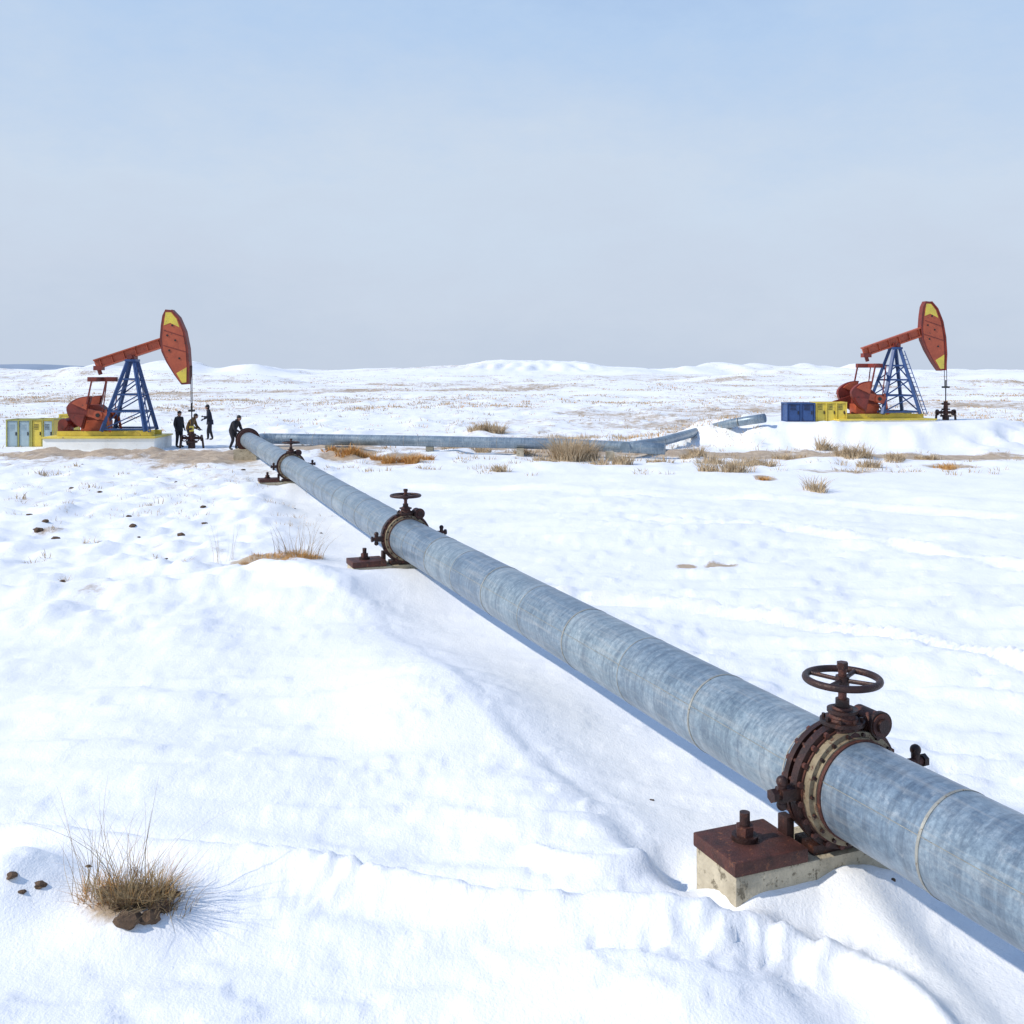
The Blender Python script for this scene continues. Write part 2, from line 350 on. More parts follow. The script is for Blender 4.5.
b3=N(nt,'ShaderNodeBump',i_Strength=.35,i_Distance=.02); nt.links.new(noise(16.,5.,.65,mp.outputs[0]),b3.inputs['Height']); nt.links.new(b1.outputs[0],b3.inputs['Normal'])
b2=N(nt,'ShaderNodeBump',i_Strength=.5,i_Distance=.01); nt.links.new(noise(60.,4.,.6),b2.inputs['Height']); nt.links.new(b3.outputs[0],b2.inputs['Normal'])
nt.links.new(b2.outputs[0],b.inputs['Normal'])
me.materials.append(m)
M['ridge']=surf('far_ridge_hazed',(.27,.33,.42),(.22,.28,.37),.95,0,.01,0,bump=0)  # wooded ridge, with distance haze painted into its blue-grey base colour
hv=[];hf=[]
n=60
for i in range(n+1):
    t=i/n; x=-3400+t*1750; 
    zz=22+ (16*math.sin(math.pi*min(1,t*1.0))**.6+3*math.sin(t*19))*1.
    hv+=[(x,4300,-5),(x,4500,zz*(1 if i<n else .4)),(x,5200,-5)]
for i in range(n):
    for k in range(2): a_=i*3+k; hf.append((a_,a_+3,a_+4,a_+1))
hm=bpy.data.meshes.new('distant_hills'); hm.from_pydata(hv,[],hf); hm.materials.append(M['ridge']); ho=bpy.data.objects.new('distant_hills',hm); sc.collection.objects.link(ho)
# ---------------------------------------------------------------- pipes
def tube(name,pts,r,mat='clad',seg=40,parent=None,band=1.85,step=.9,u0=0.,bandr=.008,b0=None):
    P=[Vector(p) for p in pts]
    cum=[0]
    for a,c_ in zip(P[:-1],P[1:]): cum.append(cum[-1]+(c_-a).length)
    n=max(2,int(cum[-1]/step)+1); out=[]
    for i in range(n+1):
        t=cum[-1]*i/n; k=max(j for j in range(len(cum)-1) if cum[j]<=t+1e-9)
        out.append(P[k].lerp(P[k+1],(t-cum[k])/(cum[k+1]-cum[k])))
    bm=bmesh.new(); uvl=bm.loops.layers.uv.new('UVMap'); rings=[]
    for i,p in enumerate(out):
        d=(out[min(i+1,n)]-out[max(i-1,0)]).normalized(); s=d.cross(Vector((0,0,1))).normalized(); w=s.cross(d)
        rings.append([bm.verts.new(p+(s*math.cos(2*math.pi*j/seg)+w*math.sin(2*math.pi*j/seg))*r) for j in range(seg)])
    L=cum[-1]/n
    for i in range(n):
        for j in range(seg):
            f=bm.faces.new((rings[i][j],rings[i][(j+1)%seg],rings[i+1][(j+1)%seg],rings[i+1][j])); f.smooth=True; f.material_index=0
            for lp,(a,b_) in zip(f.loops,((i,j),(i,j+1),(i+1,j+1),(i+1,j))): lp[uvl].uv=(u0+a*L,b_/seg*2*math.pi*r)
    bm.faces.new(rings[0][::-1]); bm.faces.new(rings[-1])
    me=bpy.data.meshes.new(name); bmesh.ops.recalc_face_normals(bm,faces=bm.faces[:]); bm.to_mesh(me); bm.free(); me.materials.append(M[mat])
    o=bpy.data.objects.new(name,me); sc.collection.objects.link(o); o.parent=parent
    if band:
        bb=B(); t=band*.5 if b0 is None else b0; kk=0
        while t<cum[-1]:
            k=max(j for j in range(len(cum)-1) if cum[j]<=t); p=P[k].lerp(P[k+1],(t-cum[k])/(cum[k+1]-cum[k])); d=(P[k+1]-P[k]).normalized()
            w=.010 if kk%2==0 else .005
            bb.cyl(p-d*w,p+d*w,r+(bandr*.5 if kk%2==0 else .0025),'band',seg=seg); t+=band*.5; kk+=1
        bb.done(name+'_band',parent)
    return o
mainp=empty('oil_pipeline',(0,0,0))
tube('pipe',[(x,y,ZC) for x,y in PIPE],PR,parent=mainp,seg=56,band=2.4,b0=.55)
sb=B()
for (a,c_) in zip(PIPE[:-1],PIPE[1:]):
    d=Vector((c_[0]-a[0],c_[1]-a[1],0)).normalized(); s=Vector((-d.y,d.x,0)); an=math.radians(20)
    off=s*math.cos(an)*(PR+.001)+Vector((0,0,math.sin(an)*(PR+.001)))
    sb.cyl(Vector((*a,ZC))+off,Vector((*c_,ZC))+off,.003,'band',seg=6)
sb.done('lap_seam',mainp)
e=B(); ax=Vector((VE[0]-V3[0],VE[1]-V3[1],0)).normalized(); pe=Vector((*VE,ZC))
e.cyl(pe-ax*.05,pe+ax*.05,.48,'rustdark',seg=32); e.cyl(pe-ax*.25,pe-ax*.15,.44,'rust',seg=32)
e.ball(pe+ax*.05,.36,'rustdark',u=24,v=16)
e.box((VE[0],VE[1],.2),(.9,.9,.5),'concrete'); e.done('end_flange',mainp)
p2=empty('feeder_pipeline',(0,0,0))
def wz(x,y,zz): 
    Y=F*(CH-zz)/(y-HY); return ((x-512)/F*Y,Y,zz)
tube('pipe',[(VE[0],VE[1],ZC-.1),wz(262,438.5,.62),wz(420,441,.58),wz(560,444,.52),wz(665,449,.40)],.23,parent=p2,seg=24,band=4.)
tube('pipe_branch',[wz(625,447.5,.45),wz(660,442,.45),wz(700,431,.55),wz(735,422.5,1.1),wz(765,418,1.35)],.21,parent=p2,seg=24,band=4.)
sup=B()
for q_ in ((330,439.5),(430,441.2),(520,443),(610,446)):
    x,y,z=wz(*q_,.55); sup.box((x,y,.08),(.3,.7,.5),'concrete')
sup.done('supports',p2)
# ---------------------------------------------------------------- flanged valves
def valve(pos,idx,sh=.05):
    i0=min(range(len(PIPE)),key=lambda k:abs(PIPE[k][0]-pos[0])+abs(PIPE[k][1]-pos[1]))
    a=Vector((PIPE[i0-1][0]-PIPE[i0][0],PIPE[i0-1][1]-PIPE[i0][1],0)).normalized()
    rz=math.atan2(a.y,a.x)
    root=empty('pipeline_valve',(pos[0]+a.x*sh,pos[1]+a.y*sh,0),rz)
    o=B()
    def disc(x0,x1,r,mt,seg=48): o.cyl((x0,0,ZC),(x1,0,ZC),r,mt,seg=seg)
    disc(-.13,-.085,.395,'rustdark'); disc(-.085,-.03,.35,'rust'); disc(-.03,.03,.415,'rustdark')
    disc(.03,.045,.38,'rust'); disc(.045,.10,.367,'collar'); disc(.10,.125,.335,'collar'); disc(.125,.15,.325,'rust'); disc(-.18,-.13,.34,'rust')
    for k in range(20):
        t=2*math.pi*(k+.5)/20; y,z=math.cos(t),math.sin(t)
        o.cyl((-.155,.373*y,ZC+.373*z),(.0,.373*y,ZC+.373*z),.013,'rust',seg=8)
        o.cyl((.03,.393*y,ZC+.393*z),(.054,.393*y,ZC+.393*z),.02,'rust',seg=6)
        o.cyl((-.152,.373*y,ZC+.373*z),(-.13,.373*y,ZC+.373*z),.021,'rust',seg=6)
    for k in range(18):
        t=2*math.pi*k/18; y,z=math.cos(t),math.sin(t)
        o.cyl((.095,.35*y,ZC+.35*z),(.118,.35*y,ZC+.35*z),.013,'rustdark',seg=6)
    o.done('flanged_body',root)
    g=B(); zt=ZC+.38; cx=-.02
    g.cyl((cx,0,zt-.08),(cx,0,zt+.05),.14,'rust',r1=.10,seg=24)
    g.cyl((cx,0,zt+.01),(cx,0,zt+.035),.145,'rustdark',seg=24)
    for k in range(8):
        t=2*math.pi*k/8; g.cyl((cx+.12*math.cos(t),.12*math.sin(t),zt-.01),(cx+.12*math.cos(t),.12*math.sin(t),zt+.06),.013,'rustdark',seg=6)
    g.cyl((cx,0,zt+.05),(cx,0,zt+.12),.085,'rust',r1=.062,seg=24); g.cyl((cx,0,zt+.085),(cx,0,zt+.105),.10,'rustdark',seg=24)
    g.cyl((cx,0,zt+.12),(cx,0,zt+.17),.045,'rustdark',seg=18); g.cyl((cx,0,zt+.17),(cx,0,zt+.38),.028,'rust',seg=14)
    g.cyl((cx,0,zt+.24),(cx,0,zt+.32),.045,'rustdark',seg=14)
    g.cyl((cx,0,zt+.37),(cx,0,zt+.41),.038,'rustdark',seg=6)
    g.done('bonnet_and_stem',root)
    w=B(); zw=zt+.30
    w.torus((cx,0,zw),(0,0,1),.235,.024,'rustdark',56,12)
    for k in range(4):
        t=math.pi/2*k+.5+idx; w.cyl((cx,0,zw-.01),(cx+.23*math.cos(t),.23*math.sin(t),zw),.015,'rustdark',seg=10)
    w.done('handwheel',root)
    s=B()
    s.cyl((-.10,.20,ZC+.39),(.13,.20,ZC+.39),.075,'rust',seg=24); s.cyl((.09,.20,ZC+.39),(.12,.20,ZC+.39),.088,'rustdark',seg=24)
    s.cyl((.12,.20,ZC+.39),(.15,.20,ZC+.39),.045,'rustdark',seg=12)
    s.box((0,.18,ZC+.32),(.14,.13,.12),'rustdark',bev=.012)
    for sg,l in ((-1,.54),(1,.66)):
        z0=ZC+(.0 if sg<0 else .05)
        s.box((-.01,sg*.44,z0),(.09,.15,.08),'rustdark',bev=.01)
        s.cyl((-.01,sg*.47,z0),(-.01,sg*l,z0),.028,'rust',seg=12)
        s.cyl((-.01,sg*(l-.05),z0-.08),(-.01,sg*(l-.05),z0+.08),.03,'rustdark',seg=12)
        s.ball((-.01,sg*(l-.05),z0+.08),.038,'rustdark'); s.ball((-.01,sg*(l-.05),z0-.07),.036,'rustdark')
        s.cyl((-.01,sg*l-.0,z0),(-.01,sg*(l+.035),z0),.045,'rustdark',seg=6)
    s.done('side_fittings',root)
    k=B()
    zb=.365
    k.box((-.18,-.23,zb/2-.15),(.46,1.30,zb+.3),'concrete',bev=.02)
    k.done('concrete_block',root)
    k=B()
    k.box((-.18,-.615,zb+.047),(.48,.56,.09),'rust',bev=.012)
    k.box((-.18,-.33,zb+.10),(.10,.06,.22),'rustdark',bev=.008)
    k.cyl((-.20,-.64,zb+.092),(-.20,-.64,zb+.125),.085,'rustdark',seg=24)
    k.cyl((-.20,-.64,zb+.125),(-.20,-.64,zb+.185),.060,'rust',seg=6)
    k.cyl((-.20,-.64,zb+.185),(-.20,-.64,zb+.27),.034,'rustdark',seg=14)
    k.box((-.10,0,zb+.03),(.2,.5,.07),'rustdark',bev=.01)
    k.done('base_plate',root)
    return root
valve(V1,0,.09); valve(V2,.4); valve(V3,.9)
# ---------------------------------------------------------------- pumpjack
def pumpjack(pos,z,rz,s=1.,padh=.6):
    root=empty('pumpjack',(pos[0],pos[1],z),rz,s)
    b=B()
    b.box((-.95,0,padh/2-.12),(4.9,2.6,padh+.2),'white',bev=.02)
    b.box((-.95,0,padh-.0),(5.0,2.7,.07),'yellow',bev=.01)
    b.done('concrete_pad',root)
    z0=padh+.03
    b=B()
    for y in (-.55,.55): b.box((-.9,y,z0+.12),(4.3,.16,.2),'yellow')
    for x in (-2.8,-1.8,-.9,0,.95): b.box((x,0,z0+.11),(.14,1.1,.16),'yellow')
    b.done('skid_frame',root)
    top=(.1,3.42+z0-.03)
    b=B(); zf=z0+.22
    feet=[(-1.0,-.85),(.95,-.85),(-1.0,.85),(.95,.85)]
    tops=[(-.05,-.2),(.25,-.2),(-.05,.2),(.25,.2)]
    def leg(k,t): 
        f,tp=feet[k],tops[k]; return Vector((f[0]*(1-t)+tp[0]*t, f[1]*(1-t)+tp[1]*t, zf*(1-t)+top[1]*t))
    for k in range(4): b.beam(leg(k,0),leg(k,1),.14,.14,'blue')
    for t in (.03,.28,.52,.74):
        for (i,j) in ((0,1),(2,3),(0,2),(1,3)): b.beam(leg(i,t),leg(j,t),.07,.08,'blue')
    for t0,t1 in ((.03,.28),(.28,.52),(.52,.74)):
        for (i,j) in ((0,1),(2,3)): b.beam(leg(i,t0),leg(j,t1),.05,.05,'blue')
        for (i,j) in ((0,2),(1,3)): b.beam(leg(i,t0),leg(j,t1),.05,.05,'blue')
    l0=leg(1,0)+Vector((.22,-.1,0)); l1=leg(1,1)+Vector((.12,-.05,-.1))
    for k in range(14):
        p=l0.lerp(l1,k/14); b.beam(p+Vector((0,-.16,0)),p+Vector((0,.16,0)),.03,.03,'blue')
    for dy in (-.16,.16): b.beam(l0+Vector((0,dy,0)),l1+Vector((0,dy,0)),.035,.035,'blue')
    b.box((top[0],0,top[1]+.03),(.5,.6,.1),'blue')
    b.done('samson_post',root)
    tl=math.radians(18.4); pv=Vector((top[0],0,top[1]+.22))
    ux=Vector((math.cos(tl),0,math.sin(tl))); uz=Vector((-math.sin(tl),0,math.cos(tl)))
    b=B()
    A=pv-ux*1.70+uz*.16; C=pv+ux*1.62+uz*.16
    b.beam(A,C,.10,.40,'red')
    for o_ in (.2,-.2): b.beam(A+uz*o_,C+uz*o_,.30,.06,'red')
    for k in range(6):
        p=A.lerp(C,(k+.5)/6); b.beam(p-uz*.17,p+uz*.17,.26,.03,'red',up=(1,0,0))
    b.box(pv+Vector((0,0,-.05)),(.34,.5,.2),'dred')
    b.cyl(pv+Vector((0,-.36,-.03)),pv+Vector((0,.36,-.03)),.1,'dred')
    b.done('walking_beam',root)
    px=[(166,309),(172,309.5),(179,317),(185,331),(188.3,348),(189.5,366),(188.5,384),(182,384.5),(175,375),(167,362),(162,351),(160.5,338),(161.5,325),(163,315)]
    pl=[((x-130)/22.,(436-y)/22.+z0-.03) for x,y in px]
    b=B(); b.prism(pl,-.17,.17,'dred')
    def P_(poly): return [((x-130)/22.,(436-y)/22.+z0-.03) for x,y in poly]
    cxp,cyp=175.3,347.
    inner=[(cxp+(x-cxp)*.84,cyp+(y-cyp)*.94) for x,y in px]
    b.prism(P_(inner),-.178,.178,'red')
    tp=[(166.4,311.8),(171.8,312),(177.2,318.5),(180.2,327),(171,322.5),(164.6,325)]
    bt=[(177,373),(187.2,367),(187,382.2),(182.6,382.6)]
    for poly in (tp,bt):
        b.prism(P_(poly),-.186,-.179,'yellow'); b.prism(P_(poly),.179,.186,'yellow')
    for pts_ in ([(164,345),(188,352)],[(165,330),(184,336)]):
        p_=P_(pts_); b.beam((p_[0][0],-.18,p_[0][1]),(p_[1][0],-.18,p_[1][1]),.02,.035,'dred'); b.beam((p_[0][0],.18,p_[0][1]),(p_[1][0],.18,p_[1][1]),.02,.035,'dred')
    arc=pl[1:7]
    for p,q_ in zip(arc[:-1],arc[1:]):
        b.beam((p[0]+.01,0,p[1]),(q_[0]+.01,0,q_[1]),.46,.05,'dred',up=(1,0,0.01))
    for (x,y) in ((168,335),(176,340),(170,350),(180,358),(173,325)):
        p_=P_([(x,y)])[0]; b.cyl((p_[0],-.20,p_[1]),(p_[0],-.175,p_[1]),.045,'black',seg=10)
    b.done('horse_head',root)
    b=B()
    b.cyl(A+ux*.08-uz*.2,A+ux*.08-uz*.5,.09,'dred'); 
    b.box(A+ux*.1-uz*.2,(.4,.34,.2),'dred')
    EZ=z0+(436-379)/22.-.03; EX=(102-130)/22.
    b.box((EX+.03,0,EZ),(1.3,.26,.2),'dred',bev=.02); b.beam((EX,-.95,EZ),(EX,.95,EZ),.2,.2,'dred')
    for y in (-.9,.9):
        b.beam((EX-.12,y,EZ),(EX-.35,y,z0+1.45),.06,.06,'dred'); b.beam((EX+.5,y*.85,EZ),(EX+.30,y*.85,z0+1.0),.04,.04,'dred')
    b.done('equaliser_and_pitmans',root)
    b=B(); gx=-1.5
    b.box((gx,0,z0+.45),(1.2,.7,.5),'red',bev=.03); b.prism([(gx-.55,z0+.7),(gx+.55,z0+.7),(gx+.5,z0+1.15),(gx+.2,z0+1.4),(gx-.35,z0+1.4),(gx-.52,z0+1.15)],-.32,.32,'dred')
    b.cyl((gx,-.75,z0+1.0),(gx,.75,z0+1.0),.14,'dred')
    for y in (-.72,.72):
        c0=Vector((gx+.35,y,z0+.95)); dirv=Vector((-math.cos(math.radians(14)),0,math.sin(math.radians(14)))); pp=Vector((-dirv.z,0,dirv.x))
        b.beam(c0-dirv*.35,c0+dirv*1.35,.16,.34,'red',up=(0,0,1))
        poly=[]
        for k in range(17):
            t=-1.25+2.5*k/16; r=1.3-.12*abs(t); v=c0+dirv*(.15+r*math.cos(t))+pp*(.80*math.sin(t)); poly.append((v.x,v.z))
        b.prism(poly,y-.10,y+.10,'dred')
        for sg in (-1,1):
            poly=[]
            for k in range(9):
                t=math.radians(18+50*k/8)*sg; v=c0+dirv*(.15+1.15*math.cos(t))+pp*(.76*math.sin(t)); poly.append((v.x,v.z))
            v=c0+dirv*.55+pp*sg*.12; poly.append((v.x,v.z))
            b.prism(poly,y-.17,y+.17,'red' if sg<0 else 'dred')
        b.cyl(c0+Vector((0,-.14,0)),c0+Vector((0,.14,0)),.2,'red'); b.cyl(c0+Vector((0,-.18,0)),c0+Vector((0,.18,0)),.09,'black')
        b.beam(c0+Vector((.3,0,.25)),c0+Vector((.5,0,-.75)),.08,.1,'red')
    b.done('crank_and_counterweights',root)
    b=B()
    b.box((-2.9,0,z0+.3),(.5,.6,.35),'dred',bev=.02); b.cyl((-2.9,-.35,z0+.55),(-2.9,.3,z0+.55),.22,'dred',seg=20)
    b.prism([(-3.15,z0+.4),(-2.9,z0+.25),(-1.5,z0+.7),(-1.5,z0+1.05),(-1.8,z0+1.15),(-3.1,z0+.75)],.38,.52,'dred')
    b.beam((-.75,-.7,z0+.25),(-.85,-.7,z0+1.2),.05,.05,'yellow')
    b.done('motor_and_belt_guard',root)
    hx=(189.5-130)/22.+.06; 
    b=B()
    for y in (-.1,.1): b.cyl((hx,y,z0+(436-366)/22.),(hx+.02,y,1.75),.018,'black',seg=6)
    b.box((hx+.02,0,1.75),(.22,.36,.09),'black'); b.cyl((hx+.02,0,2.1),(hx+.02,0,.9),.028,'black',seg=8)
    b.done('bridle_and_rod',root)
    b=B(); wm='rustdark'; x=hx+.02
    b.cyl((x,0,-.2),(x,0,.3),.16,wm); b.cyl((x,0,.28),(x,0,.36),.26,wm); b.cyl((x,0,.36),(x,0,.8),.11,'rust'); b.cyl((x,0,.62),(x,0,.69),.2,wm)
    b.cyl((x-.48,0,.5),(x+.48,0,.5),.07,'rust'); b.cyl((x,0,.8),(x,0,1.05),.1,'yellow' if padh>.4 else 'rust')
    b.cyl((x,-.3,.92),(x,.3,.92),.055,wm)
    for sg in (-1,1):
        b.cyl((x+sg*.42,0,.5),(x+sg*.48,0,.5),.15,wm); b.torus((x+sg*.28,-.22,.5),(0,1,0),.13,.025,wm,20,6); b.cyl((x+sg*.28,-.22,.5),(x+sg*.28,0,.5),.03,wm)
        b.beam((x+sg*.48,0,.5),(x+sg*.55,0,-.1),.08,.08,wm)
    b.done('wellhead',root)
    return root
pumpjack((LP[0],LP[1]),-.02,math.radians(2),1.,.6)
pumpjack(RP,1.0,math.radians(8),1.,.22)
# ---------------------------------------------------------------- cabinets
def cabinet(name,loc,w,d,h,rows_):
    e=empty(name,loc); b=B()
    b.box((0,0,h/2),(w-.06,d-.06,h-.06),rows_[0]); 
    b.done('body',e,loc=(0,0,0))
    b=B(); f=rows_[1]
    n=rows_[2]
    for k in range(n+1):
        x=-w/2+w*k/n
        for y in (-d/2,d/2): b.box((x,y,h/2),(.055,.055,h+.02),f)
    for z in (.0,h):
        for y in (-d/2,d/2): b.box((0,y,z),(w+.08,.057,.057),f)
        for x in (-w/2,w/2): b.box((x,0,z),(.059,d,.059),f)
    for k in range(n):
        x=-w/2+w*(k+.5)/n
        b.box((x,-d/2+.02,h/2),(w/n-.14,.03,h-.16),rows_[3+k%(len(rows_)-3)])
        b.box((x+w/n*.30,-d/2-.01,h/2),(.04,.05,.16),'black')
        for j in range(4): b.box((x-.04,-d/2+.0,h*.66+j*.07),(w/n*.42,.02,.02),'black' if rows_[0]!='panel' else 'panel')
    b.done('frame_and_doors',e); return e
def at_px(x,y,z=0): Y=F*(CH-z)/(y-HY); return ((x-512)/F*Y,Y,z)
xx,yy,_=at_px(19,447); cabinet('control_cabinet',(xx,yy+.5,-.02),1.1,1.1,1.28,['panel','olive',2,'panel'])
xx,yy,_=at_px(43,447); cabinet('control_cabinet',(xx,yy+.5,-.02),1.0,1.1,1.3,['yellow','olive',2,'yellow','panel'])
xx,yy,_=at_px(62,440); cabinet('control_cabinet',(xx,yy+.9,-.02),.7,.8,1.3,['yellow','yellow',1,'yellow'])
xx=(798-512)/F*49.5; cabinet('control_cabinet',(xx,49.5,1.10),1.3,1.0,.9,['blue','blue',2,'blue'])
xx=(827-512)/F*49.8; cabinet('control_cabinet',(xx,49.6,1.08),1.45,.9,.95,['yellow','yellow',3,'yellow'])
# ---------------------------------------------------------------- people
def skin_mesh(verts,edges,radii,lvl=2):
    me=bpy.data.meshes.new('tmp'); me.from_pydata(verts,edges,[]); o=bpy.data.objects.new('tmp',me); sc.collection.objects.link(o)
    md=o.modifiers.new('s','SKIN'); 
    for i,r in enumerate(radii):
        sv=me.skin_vertices[0].data[i]; sv.radius=(r,r) if not isinstance(r,tuple) else r; sv.use_root=(i==0)
    md.use_smooth_shade=True
    s2=o.modifiers.new('ss','SUBSURF'); s2.levels=lvl; s2.render_levels=lvl
    dg=bpy.context.evaluated_depsgraph_get(); dg.update()
    m2=bpy.data.meshes.new_from_object(o.evaluated_get(dg)); bpy.data.objects.remove(o); return m2
def worker(x,y,z,facing,pose='stand',jack='cloth',hat='hair',s=1.):
    root=empty('worker',(x,y,z),facing,s)    # local -y is forward
    if pose=='stand':
        J=dict(pel=(0,0,.96),wai=(0,0,1.10),che=(0,-.01,1.33),nb=(0,0,1.48),nk=(0,-.01,1.55),
          sL=(.19,0,1.43),eL=(.26,.03,1.15),wL=(.24,-.1,.92),sR=(-.19,0,1.43),eR=(-.27,.02,1.15),wR=(-.26,-.08,.91),
          hL=(.1,0,.9),kL=(.12,-.03,.5),aL=(.13,.02,.09),tL=(.15,-.16,.045),hR=(-.1,0,.9),kR=(-.12,-.02,.5),aR=(-.13,.03,.09),tR=(-.16,-.15,.045))
    elif pose=='reach':
        J=dict(pel=(0,0,.96),wai=(0,-.02,1.10),che=(0,-.06,1.33),nb=(0,-.08,1.48),nk=(0,-.10,1.55),
          sL=(.19,-.06,1.43),eL=(.30,-.12,1.18),wL=(.16,-.32,1.20),sR=(-.19,-.06,1.43),eR=(-.28,-.10,1.16),wR=(-.18,-.30,1.06),
          hL=(.1,0,.9),kL=(.13,-.10,.5),aL=(.14,-.1,.09),tL=(.16,-.28,.045),hR=(-.1,0,.9),kR=(-.12,.02,.5),aR=(-.13,.14,.09),tR=(-.16,-.03,.045))
    else:
        J=dict(pel=(0,.10,.86),wai=(0,.04,.98),che=(0,-.08,1.16),nb=(0,-.17,1.29),nk=(0,-.21,1.34),
          sL=(.19,-.12,1.24),eL=(.24,-.2,.96),wL=(.15,-.42,.82),sR=(-.19,-.12,1.24),eR=(-.25,-.2,.96),wR=(-.14,-.42,.82),
          hL=(.1,.08,.82),kL=(.15,-.12,.48),aL=(.16,.03,.09),tL=(.18,-.15,.045),hR=(-.1,.08,.82),kR=(-.14,-.06,.48),aR=(-.15,.12,.09),tR=(-.18,-.06,.045))
    R=dict(pel=(.19,.15),wai=(.185,.15),che=(.205,.15),nb=(.09,.085),nk=(.06,.06),sL=.095,eL=.068,wL=.045,hL=.115,kL=.082,aL=.055,tL=.05)
    names=list(J); E=[('pel','wai'),('wai','che'),('che','nb'),('nb','nk')]
    for q_ in 'LR': E+=[('che','s'+q_),('s'+q_,'e'+q_),('e'+q_,'w'+q_),('pel','h'+q_),('h'+q_,'k'+q_),('k'+q_,'a'+q_),('a'+q_,'t'+q_)]
    rad=[R.get(n) or R[n[0]+'L'] for n in names]
    me=skin_mesh([J[n] for n in names],[(names.index(a),names.index(b_)) for a,b_ in E],rad,2)
    me.materials.clear(); 
    for k in (jack,'cloth','black','skin'): me.materials.append(M[k])
    hip=J['pel'][2]-.06
    nb=Vector(J['nk'])
    for p in me.polygons:
        c_=p.center
        p.material_index=0 if c_.z>hip else (2 if c_.z<.13 else 1)
        if (c_-nb).length<.06: p.material_index=3
    o=bpy.data.objects.new('body',me); sc.collection.objects.link(o); o.parent=root
    for q_ in 'LR':
        w=Vector(J['w'+q_]); f=(w-Vector(J['e'+q_])).normalized(); side=f.cross(Vector((0,1,0)) if abs(f.y)<.8 else Vector((1,0,0))).normalized(); nrm=side.cross(f)
        vs=[w-f*.02,w+f*.045]; ed=[(0,1)]; rr=[.03,(.036,.022)]
        for k,ln in enumerate((.07,.08,.075,.055)):
            b0=w+f*.08+side*(.03-.02*k); i=len(vs); vs+=[b0,b0+f*ln*.5-nrm*.01,b0+f*ln*.85-nrm*.035]; ed+=[(1,i),(i,i+1),(i+1,i+2)]; rr+=[.011,.0095,.008]
        i=len(vs); b0=w+f*.035+side*.042; vs+=[b0,b0+f*.035+side*.02-nrm*.01]; ed+=[(1,i),(i,i+1)]; rr+=[.013,.010]
        hm=skin_mesh([tuple(v) for v in vs],ed,rr,1); hm.materials.clear(); hm.materials.append(M['black']); 
        oo=bpy.data.objects.new('gloved_hand',hm); sc.collection.objects.link(oo); oo.parent=root
    b=B(); hc=nb+Vector((0,-.03,.11)); 
    if pose=='bend': hc=nb+Vector((0,-.06,.10))
    b.ball(hc,.1,'skin',(.82,1.0,1.2),20,14)
    b.ball(hc+Vector((0,-.03,-.06)),.062,'skin',(.95,1,.9),14,10)
    b.cyl(hc+Vector((0,-.095,.015)),hc+Vector((0,-.118,-.025)),.008,'skin',r1=.016,seg=8)
    for sx in (-1,1):
        b.ball(hc+Vector((sx*.033,-.088,.015)),.012,'hair'); b.ball(hc+Vector((sx*.083,.0,-.005)),.022,'skin',(.4,1,1.3))
    b.box(hc+Vector((0,-.093,-.055)),(.045,.01,.008),'dred')
    b.ball(hc+Vector((0,.012,.035)),.105,hat,(.88,1.02,1.0),20,12)
    b.ball(hc+Vector((0,.03,-.02)),.1,'hair',(.86,.85,1.0),16,10)
    b.box(hc+Vector((0,-.095,.055)),(.14,.07,.012),hat)
    b.done('head',root)
    b=B()
    if pose!='bend':
        pz=Vector(J['pel']); b.cyl(pz+Vector((0,0,-.16)),pz+Vector((0,0,.08)),.215,jack,r1=.19,seg=20)
        for v in b.bm.verts: v.co.y*=.82
    b.torus(Vector(J['nb'])+Vector((0,0,.03)),Vector(J['nk'])-Vector(J['nb']),.075,.03,jack,20,8)
    b.done('coat_hem_and_collar',root)
    return root
def wpos(x,y): X,Y=gp(x,y); return X,Y,hz(X,Y)-.01
worker(*wpos(179,447.5),math.radians(60),'stand','cloth',s=.95)
worker(*wpos(190.5,446),math.radians(85),'bend','tan',s=.98)
worker(*wpos(210,442.5),math.radians(-70),'reach','cloth2',s=1.0)
worker(*wpos(234,450),math.radians(70),'bend','cloth',s=1.)
# ---------------------------------------------------------------- vegetation
def blades(bm,cx,cy,n,rad,hgt,lean,wid,mi):
    for _ in range(n):
        a=random.random()*2*math.pi; r=rad*math.sqrt(random.random()); x=cx+r*math.cos(a); y=cy+r*math.sin(a)*.8
        yield (x,y,a+random.uniform(-.7,.7),hgt*random.uniform(.35,1.),lean*random.uniform(.2,1.3),wid*random.uniform(.6,1.3),mi)
def make_grass(name,lst,mats,seg=4):
    verts=[];faces=[];mis=[]
    arr=np.array([(b_[0],b_[1]) for b_ in lst]); zz=H(arr[:,0],arr[:,1])
    for (x,y,a,h,ln,w,mi),z in zip(lst,zz):
        dx,dy=math.cos(a),math.sin(a)
        tw=random.uniform(-1,1); sx,sy=math.cos(a+1.57+tw),math.sin(a+1.57+tw); i0=len(verts); bend=random.uniform(-.12,.12)*h
        for k in range(seg+1):
            t=k/seg; ww=w*(1-t*.85)*.5; o=h*ln*t**1.6; hh=h*(t-.28*ln*t*t); bx=bend*math.sin(t*3.1)
            verts.append((x+dx*o-sx*ww-dy*bx,y+dy*o-sy*ww+dx*bx,z-.02+hh)); verts.append((x+dx*o+sx*ww-dy*bx,y+dy*o+sy*ww+dx*bx,z-.02+hh))
        for k in range(seg):
            faces.append((i0+2*k,i0+2*k+1,i0+2*k+3,i0+2*k+2)); mis.append(mi)
    me=bpy.data.meshes.new(name); me.from_pydata(verts,[],faces); me.polygons.foreach_set('material_index',mis)
    for m_ in mats: me.materials.append(M[m_])
    o=bpy.data.objects.new(name,me); sc.collection.objects.link(o); return o
L=[]; cx,cy=gp(136,925)
